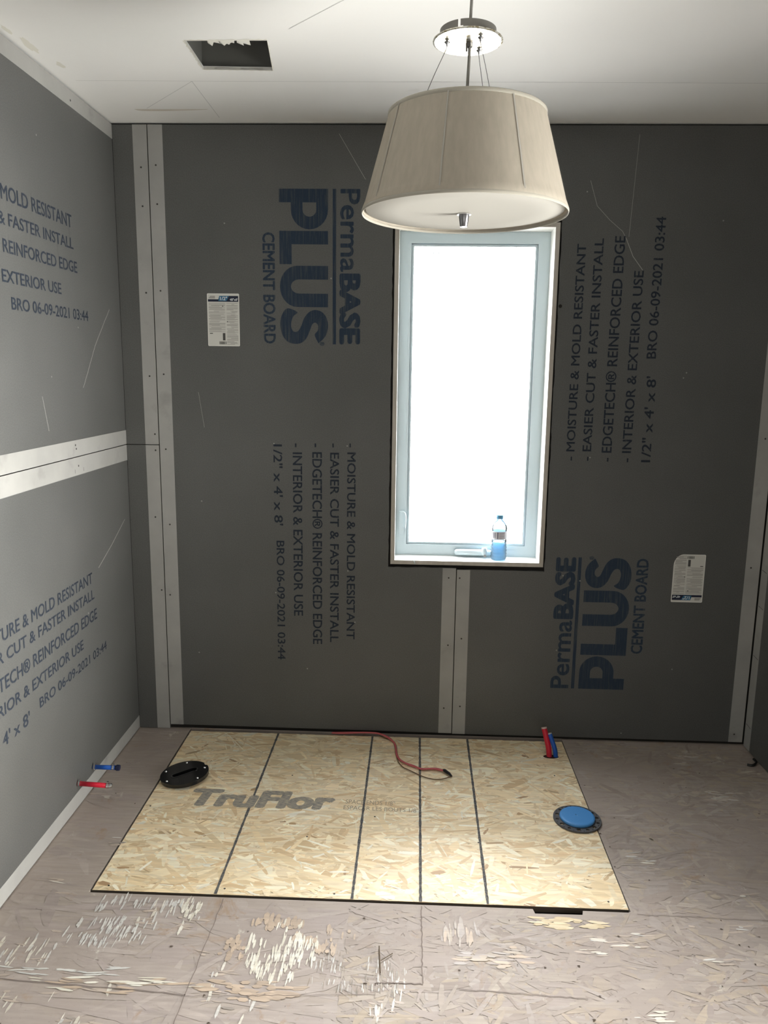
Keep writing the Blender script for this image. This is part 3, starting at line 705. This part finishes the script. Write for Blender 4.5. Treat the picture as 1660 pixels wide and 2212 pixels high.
vs, fs, x0, x1 = text_mesh('TruFlor', .06)
p0 = Vector((.362, -.583, .0014)); sc = (.895-.362)/(x1-x0)
nb = len(vs)//9
g.add([(p0.x+(v[0]-x0)*sc+v[1]*.02, p0.y+v[1]*.108/CAP, .0014+(i//nb)*.00003) for i, v in enumerate(vs)], fs)
g.out('printed_logo', m_tru, osb, label='grey printed brand lettering')
m_faint = mat('faint_print', (.36, .30, .21), .9)[0]
g = G(); text(g, 'SPACE ENDS 1/8"', (.940, -.543, 0), (1.118, -.547, 0), .028, UP, (0, 0, 1), .0, .0014)
text(g, 'ESPACER LES BOUTS 1/8"', (.936, -.580, 0), (1.203, -.586, 0), .026, UP, (0, 0, 1), .0, .0014)
g.out('printed_text', m_faint, osb, label='small faded bilingual spacing note')
for x, y in ((.27, -1.03), (.62, -1.025), (.95, -1.03), (1.76, -1.02), (.25, -.6), (1.73, -.3), (1.40, -.75), (.83, -.75), (.72, -.36), (1.05, -.62)):
    g = G(); g.prism([circle(x, y, .0032, 8)], .0012, .0016, FX); fixn(g.out('screw', m_screw, osb))

# ------------------------------------------------------------------ closet flanges
bf = thing('drain_flange_cover', (.316, -.402, .002), 'round glossy black flange cover with a slot on the floor near the left wall', 'flange')
R = Matrix.Rotation(math.radians(-4.5), 4, 'Y') @ Matrix.Rotation(math.radians(35), 4, 'Z')
def tl(v, c=(.316, -.402, .0085)): return tuple(R @ Vector(v) + Vector(c))
n = 96
out_ = [((.090 - (.005 if abs(((k*360/n) % 360)-8) < 5 else 0))*math.cos(2*pi*k/n), (.090 - (.005 if abs(((k*360/n) % 360)-8) < 5 else 0))*math.sin(2*pi*k/n)) for k in range(n)]
slotp = [(.034+.013*math.cos(t), .013*math.sin(t)) for t in [math.radians(-90+180*k/10) for k in range(11)]] + [(-.034+.013*math.cos(t), .013*math.sin(t)) for t in [math.radians(90+180*k/10) for k in range(11)]]
g = G(); g.prism([out_, slotp], .000, .014, lambda a, b_, z: tl((a, b_, z)))
cv = fixn(g.out('cover_disc', m_black, bf)); bv = cv.modifiers.new('bevel', 'BEVEL'); bv.width = .002; bv.segments = 2; bv.limit_method = 'ANGLE'
g = G(); g.prism([[(a*1.0, b_*1.0) for a, b_ in slotp]], -.001, .003, lambda a, b_, z: tl((a, b_, z))); fixn(g.out('slot_floor', m_slot, bf))
ir = [(a*1.12, b_*1.22) for a, b_ in slotp]
g = G(); g.prism([ir, [(a*1.02, b_*1.04) for a, b_ in slotp]], .014, .0155, lambda a, b_, z: tl((a, b_, z))); fixn(g.out('slot_rim', mat('rim_gloss', (.03, .03, .03), .12, spec=.8)[0], bf))
for a_, rr in ((-35, .076), (25, .076), (100, .077), (170, .077), (230, .077)):
    a2 = math.radians(a_-35); c0 = (rr*math.cos(a2), rr*math.sin(a2), .0142)
    g = G(); g.lathe([(.0050, 0), (.0046, .0016), (.001, .0028)], tl(c0), 14); g.out('screw', m_chrome, bf, smooth=True)

rf = thing('drain_flange', (1.755, -.598, .002), 'grey drain flange ring with a bright blue test cap on the floor', 'flange')
c0 = (1.755, -.598)
loops = [circle(*c0, .082, 96), circle(*c0, .050, 64)[::-1]]
holes = []
for k in range(14):
    a_ = 2*pi*k/14 + .1; rr = .0705 if k % 2 else .069; loops.append(circle(c0[0]+rr*math.cos(a_), c0[1]+rr*math.sin(a_), .0072 if k % 2 == 0 else .0058, 14)[::-1])
for k in range(14):
    a_ = 2*pi*(k+.5)/14 + .1; loops.append(circle(c0[0]+.0765*math.cos(a_), c0[1]+.0765*math.sin(a_), .0020, 8)[::-1])
g = G(); g.prism(loops, .0022, .0075, FX); fixn(g.out('flange_ring', m_fl, rf))
g = G(); g.lathe([(.048, .0015), (.0585, .0078), (.0605, .0100), (.0605, .0150), (.0585, .0175), (.052, .0182), (.001, .0178)], (*c0, 0), 72)
cp = g.out('test_cap', m_bcap, rf, smooth=True)
g = G(); g.lathe([(.002, .0184), (.0005, .0184)], (c0[0]-.004, c0[1]+.006, 0), 8, cap=(True, False)); g.out('cap_mark', m_screw, cp)

# ------------------------------------------------------------------ pipes
def ringc(g, p, d, rr, l):
    p = Vector(p); d = Vector(d).normalized(); g.tube([p-d*l/2, p+d*l/2], rr, 20)
pb = thing('blue_pipe_stub', (0, -.485, .083), 'blue water pipe stub with clamp rings sticking out of the left wall, nearer the corner', 'pipe', 'water pipe stubs')
A = Vector((.002, -.489, .082)); B2 = Vector((.086, -.489, .082))
G().tube([A, B2], .0082, 20).out('pipe', m_blue, pb, smooth=True)
for p in (A+Vector((.006, 0, 0)), B2-Vector((.008, 0, 0))):
    g = G(); ringc(g, p, (1, 0, 0), .0096, .007); g.box((p.x-.003, p.y-.004, p.z+.0085), (p.x+.003, p.y+.004, p.z+.0150)); g.out('clamp_ring', m_chrome, pb)
g = G(); g.tube([B2, B2+Vector((.004, 0, 0)), B2+Vector((.005, 0, 0)), B2+Vector((.015, 0, 0))], [.0092, .0092, .0115, .0105], 16); g.out('end_plug', mat('dark_plug', (.01, .015, .05), .3)[0], pb)
pr = thing('red_pipe_stub', (0, -.612, .089), 'red water pipe stub with clamp rings sticking out of the left wall, nearer the viewer', 'pipe', 'water pipe stubs')
A = Vector((.002, -.617, .089)); B2 = Vector((.112, -.617, .084))
G().tube([A, B2], .0085, 20).out('pipe', m_red, pr, smooth=True)
for p in (A+Vector((.005, 0, 0)), B2-Vector((.004, 0, 0))):
    g = G(); ringc(g, p, (1, 0, 0), .0098, .007); g.box((p.x-.003, p.y-.004, p.z+.0085), (p.x+.003, p.y+.004, p.z+.0155)); g.out('clamp_ring', m_chrome, pr)
g = G(); g.tube([B2, B2+Vector((.008, 0, 0)), B2+Vector((.012, 0, 0))], [.0088, .0088, .006], 16); g.out('end_plug', m_chrome, pr)

# supply pipes by the back wall with their oval hole
g = G(); vs = [(1.742+.031*math.cos(2*pi*k/28), -.150+.016*math.sin(2*pi*k/28), .0015) for k in range(28)]
g.add(vs, [tuple(range(28))]); g.out('pipe_hole', mat('hole_brown', (.035, .012, .008), .9)[0], osb)
pr2 = thing('red_supply_pipe', (1.735, -.147, 0), 'red water pipe rising from the floor hole by the back wall', 'pipe')
G().tube(smooth_path([(1.737, -.147, -.012), (1.7325, -.140, .035), (1.722, -.125, .080), (1.715, -.115, .108)], 5), .0112, 20).out('pipe', m_red, pr2, smooth=True)
g = G(); g.tube([(1.7155, -.116, .106), (1.7145, -.114, .1115)], .0114, 20); g.out('pipe_end', mat('pale_end', (.55, .42, .40), .6)[0], pr2)
pb2 = thing('blue_supply_pipe', (1.760, -.148, 0), 'blue water pipe leaning beside the red one at the back wall', 'pipe')
G().tube(smooth_path([(1.763, -.150, -.012), (1.7575, -.145, .03), (1.7455, -.134, .065), (1.737, -.126, .088)], 5), .0092, 20).out('pipe', m_blue, pb2, smooth=True)
g = G(); g.tube([(1.7375, -.1265, .087), (1.7365, -.125, .0915)], .0080, 20); g.out('pipe_end', mat('pale_end_blue', (.5, .52, .5), .6)[0], pb2)

# floor heating lead: red cable and brown sensor cord
ca = thing('heating_cable', (1.10, -.07, 0.0055), 'red and brown cable lead lying over the new sheet from the back wall', 'cable')
g = G()
g.tube(smooth_path([(.835, -.014, 0.0085), (.90, -.020, 0.0125), (.97, -.022, 0.0185), (1.04, -.030, 0.0195), (1.088, -.062, 0.0105), (1.110, -.110, 0.0095), (1.118, -.200, 0.0095), (1.148, -.248, 0.0085), (1.185, -.272, 0.0085), (1.215, -.294, 0.0085), (1.26, -.290, 0.0085), (1.303, -.305, 0.0105)], 8), .0036, 10)
g.tube(smooth_path([(.84, -.008, 0.0075), (.95, -.014, 0.0145), (1.045, -.022, 0.0145), (1.096, -.065, 0.0075), (1.113, -.150, 0.0075), (1.127, -.215, 0.0075), (1.158, -.256, 0.0070), (1.215, -.288, 0.0070), (1.27, -.284, 0.0075), (1.303, -.302, 0.0095)], 8), .0028, 8)
g.out('red_lead', m_pink, ca, smooth=True, label='red twin lead')
g = G(); g.tube(smooth_path([(1.04, -.022, 0.0065), (1.10, -.075, 0.0065), (1.112, -.150, 0.0065), (1.121, -.225, 0.0065), (1.140, -.275, 0.0060), (1.169, -.302, 0.0055), (1.231, -.352, 0.0055), (1.284, -.363, 0.0055), (1.330, -.342, 0.0075)], 8), .0019, 8)
g.out('sensor_cord', m_brown, ca, smooth=True, label='thin brown cord')
g = G(); g.tube([(1.298, -.300, 0.0100), (1.306, -.306, 0.0110), (1.322, -.328, 0.0110), (1.331, -.342, 0.0085)], [.004, .0065, .0055, .003], 10); g.out('cable_tip', mat('black_tip', (.008, .008, 0.0105), .5)[0], ca)

# small black bracket lying by the right wall
dbx = thing('black_clip', (2.545, -.165, .002), 'small black scrap clip on the floor in the far right corner', 'clip')
g = G(); g.tube(smooth_path([(2.515, -.175, .006), (2.535, -.18, .007), (2.555, -.165, .012), (2.552, -.145, .016)], 4), [.005]*13, 8); g.out('clip_body', m_slot, dbx)

# ------------------------------------------------------------------ paper product labels
m_paper, nt, b = mat('label_paper', (.60, .60, .56), .6)
m_edge = mat('label_edge', (.72, .72, .68), .6)[0]
m_navy = mat('label_navy', (.008, .012, .035), .5)[0]; m_lblue = mat('label_blue', (.03, .14, .26), .5)[0]
m_lt = mat('label_small_print', (.36, .35, .33), .8)[0]; m_lw = mat('label_white', (.62, .66, .68), .6)[0]; m_lk = mat('label_black', (.07, .07, .065), .7)[0]
def sticker(cx_, cz_, flip, cut_corner, skew, label):
    w, h = .126, .200; s = -1 if flip else 1
    t = thing('product_label', (cx_, -.001, cz_), label, 'label', 'paper product labels')
    def F_(z): return lambda a, b_, zz: (cx_ + s*a + skew*s*b_, -.0010-z-zz, cz_ + s*b_)
    def rr(x0, x1, y0, y1, rad=.004):
        P_ = []
        for (qx, qy, a0) in ((x1-rad, y1-rad, 0), (x0+rad, y1-rad, 90), (x0+rad, y0+rad, 180), (x1-rad, y0+rad, 270)):
            P_ += [(qx+rad*math.cos(math.radians(a0+30*k)), qy+rad*math.sin(math.radians(a0+30*k))) for k in range(4)]
        return P_
    ol_ = rr(-w/2, w/2, -h/2, h/2)
    if cut_corner:                    # peeled corner: (in sheet frame it is the bottom right)
        ol_ = [p for p in ol_ if not (p[0] > w/2-.036 and p[1] < -h/2+.045)]
        arc_ = [(w/2-.040+.040*math.cos(math.radians(a_)), -h/2+.046+.046*math.sin(math.radians(a_))) for a_ in range(-84, 1, 12)]
        ol_ = ol_ + arc_
    g = G(); g.prism([ol_], 0, .0004, F_(0)); sheet = fixn(g.out('paper_sheet', m_edge, t))
    g = G()
    if not cut_corner: g.prism([rr(-w/2+.003, w/2-.003, -h/2+.003, h/2-.003, .001)], 0, .0001, F_(.0004))
    else:
        q = [(p[0]*.95, p[1]*.972) for p in ol_]; g.prism([q], 0, .0001, F_(.0004))
    fixn(g.out('printed_field', m_paper, sheet))
    g = G(); y1 = h/2-.009; y0 = h/2-.031; xl, xr_ = -w/2+.0035, w/2-.0035
    g.prism([[(xl, y0), (xr_, y0), (xr_, y1), (xl+.045, y1), (xl+.041, y0+.009), (xl, y0+.009)]], 0, .0001, F_(.0006)); fixn(g.out('header_band', m_navy, sheet))
    g = G(); g.prism([[(xl+.041, y0+.003), (xl+.073, y0+.003), (xl+.083, y1), (xl+.045, y1)]], 0, .0001, F_(.0008)); fixn(g.out('blue_flash', m_lblue, sheet))
    def tx(g, st, x0, x1, y, hh, bold, z):
        vs, fs, a0, a1 = text_mesh(st, bold); sc = (x1-x0)/(a1-a0)
        nb = len(vs)//9
        g.add([F_(z)(x0+(v[0]-a0)*sc, y+v[1]*hh/CAP, (i//nb)*.00002) for i, v in enumerate(vs)], fs)
    g = G(); tx(g, '1/2"', xl+.048, xl+.076, y0+.006, .013, .03, .0011); tx(g, "48\"x8'", xl+.086, xr_-.002, y0+.004, .009, .03, .0011)
    g.out('size_print', m_lw, sheet)
    g = G(); g.prism([[(xl+.002, y0+.012), (xl+.028, y0+.012), (xl+.028, y1), (xl+.010, y1)]], 0, .0001, F_(.0008)); fixn(g.out('header_logo', m_lt, sheet))
    g = G(); rnd = random.Random(5)
    for col, (a, b_) in enumerate(((-w/2+.006, .007), (.013, w/2-.006))):
        y = h/2-.036; 
        while y > -h/2+(.020 if col == 0 else .008):
            hh = rnd.uniform(.0012, .0026); le = a + (b_-a)*rnd.uniform(.55, 1.0) if rnd.random() < .4 else b_
            ra = a + (rnd.uniform(0, .02) if rnd.random() < .3 else 0)
            if not (col == 0 and -h/2+.02 < y < -h/2+.052 and True): g.prism([[(ra, y-hh), (le, y-hh), (le, y), (ra, y)]], 0, .00005, F_(.00065))
            y -= hh + rnd.choice([.0012, .0015, .003])
    fixn(g.out('small_print', m_lt, sheet))
    g = G(); x = -.018
    while x < .010:
        ww = rnd.choice([.0007, .0012, .002]); g.prism([[(x, -h/2+.007), (x+ww, -h/2+.007), (x+ww, -h/2+.018), (x, -h/2+.018)]], 0, .00005, F_(.00065)); x += ww+rnd.choice([.0007, .0012])
    fixn(g.out('barcode', m_lk, sheet, kind='stuff')); g = G()
    g.prism([circle(-.002, h/2-.048, .0022, 8)], 0, .00005, F_(.0008)); g.prism([circle(.0155, -.006, .002, 8)], 0, .00005, F_(.0008))
    g.prism([[(-w/2+.008, -h/2+.047), (-w/2+.020, -h/2+.047), (-w/2+.020, -h/2+.050), (-w/2+.008, -h/2+.050)]], 0, .00005, F_(.0007))
    g.prism([[(-.004, -h/2+.022), (.006, -h/2+.022), (.006, -h/2+.050), (-.004, -h/2+.050)]], 0, .00004, F_(.0007))
    fixn(g.out('printed_marks', m_lk, sheet, kind='stuff'))
sticker(.408, 1.720, False, False, .0, 'white paper label with navy header upright on the board left of the window')
sticker(2.2845, .720, True, True, -.0, 'white paper label upside down with a curled corner on the right board')
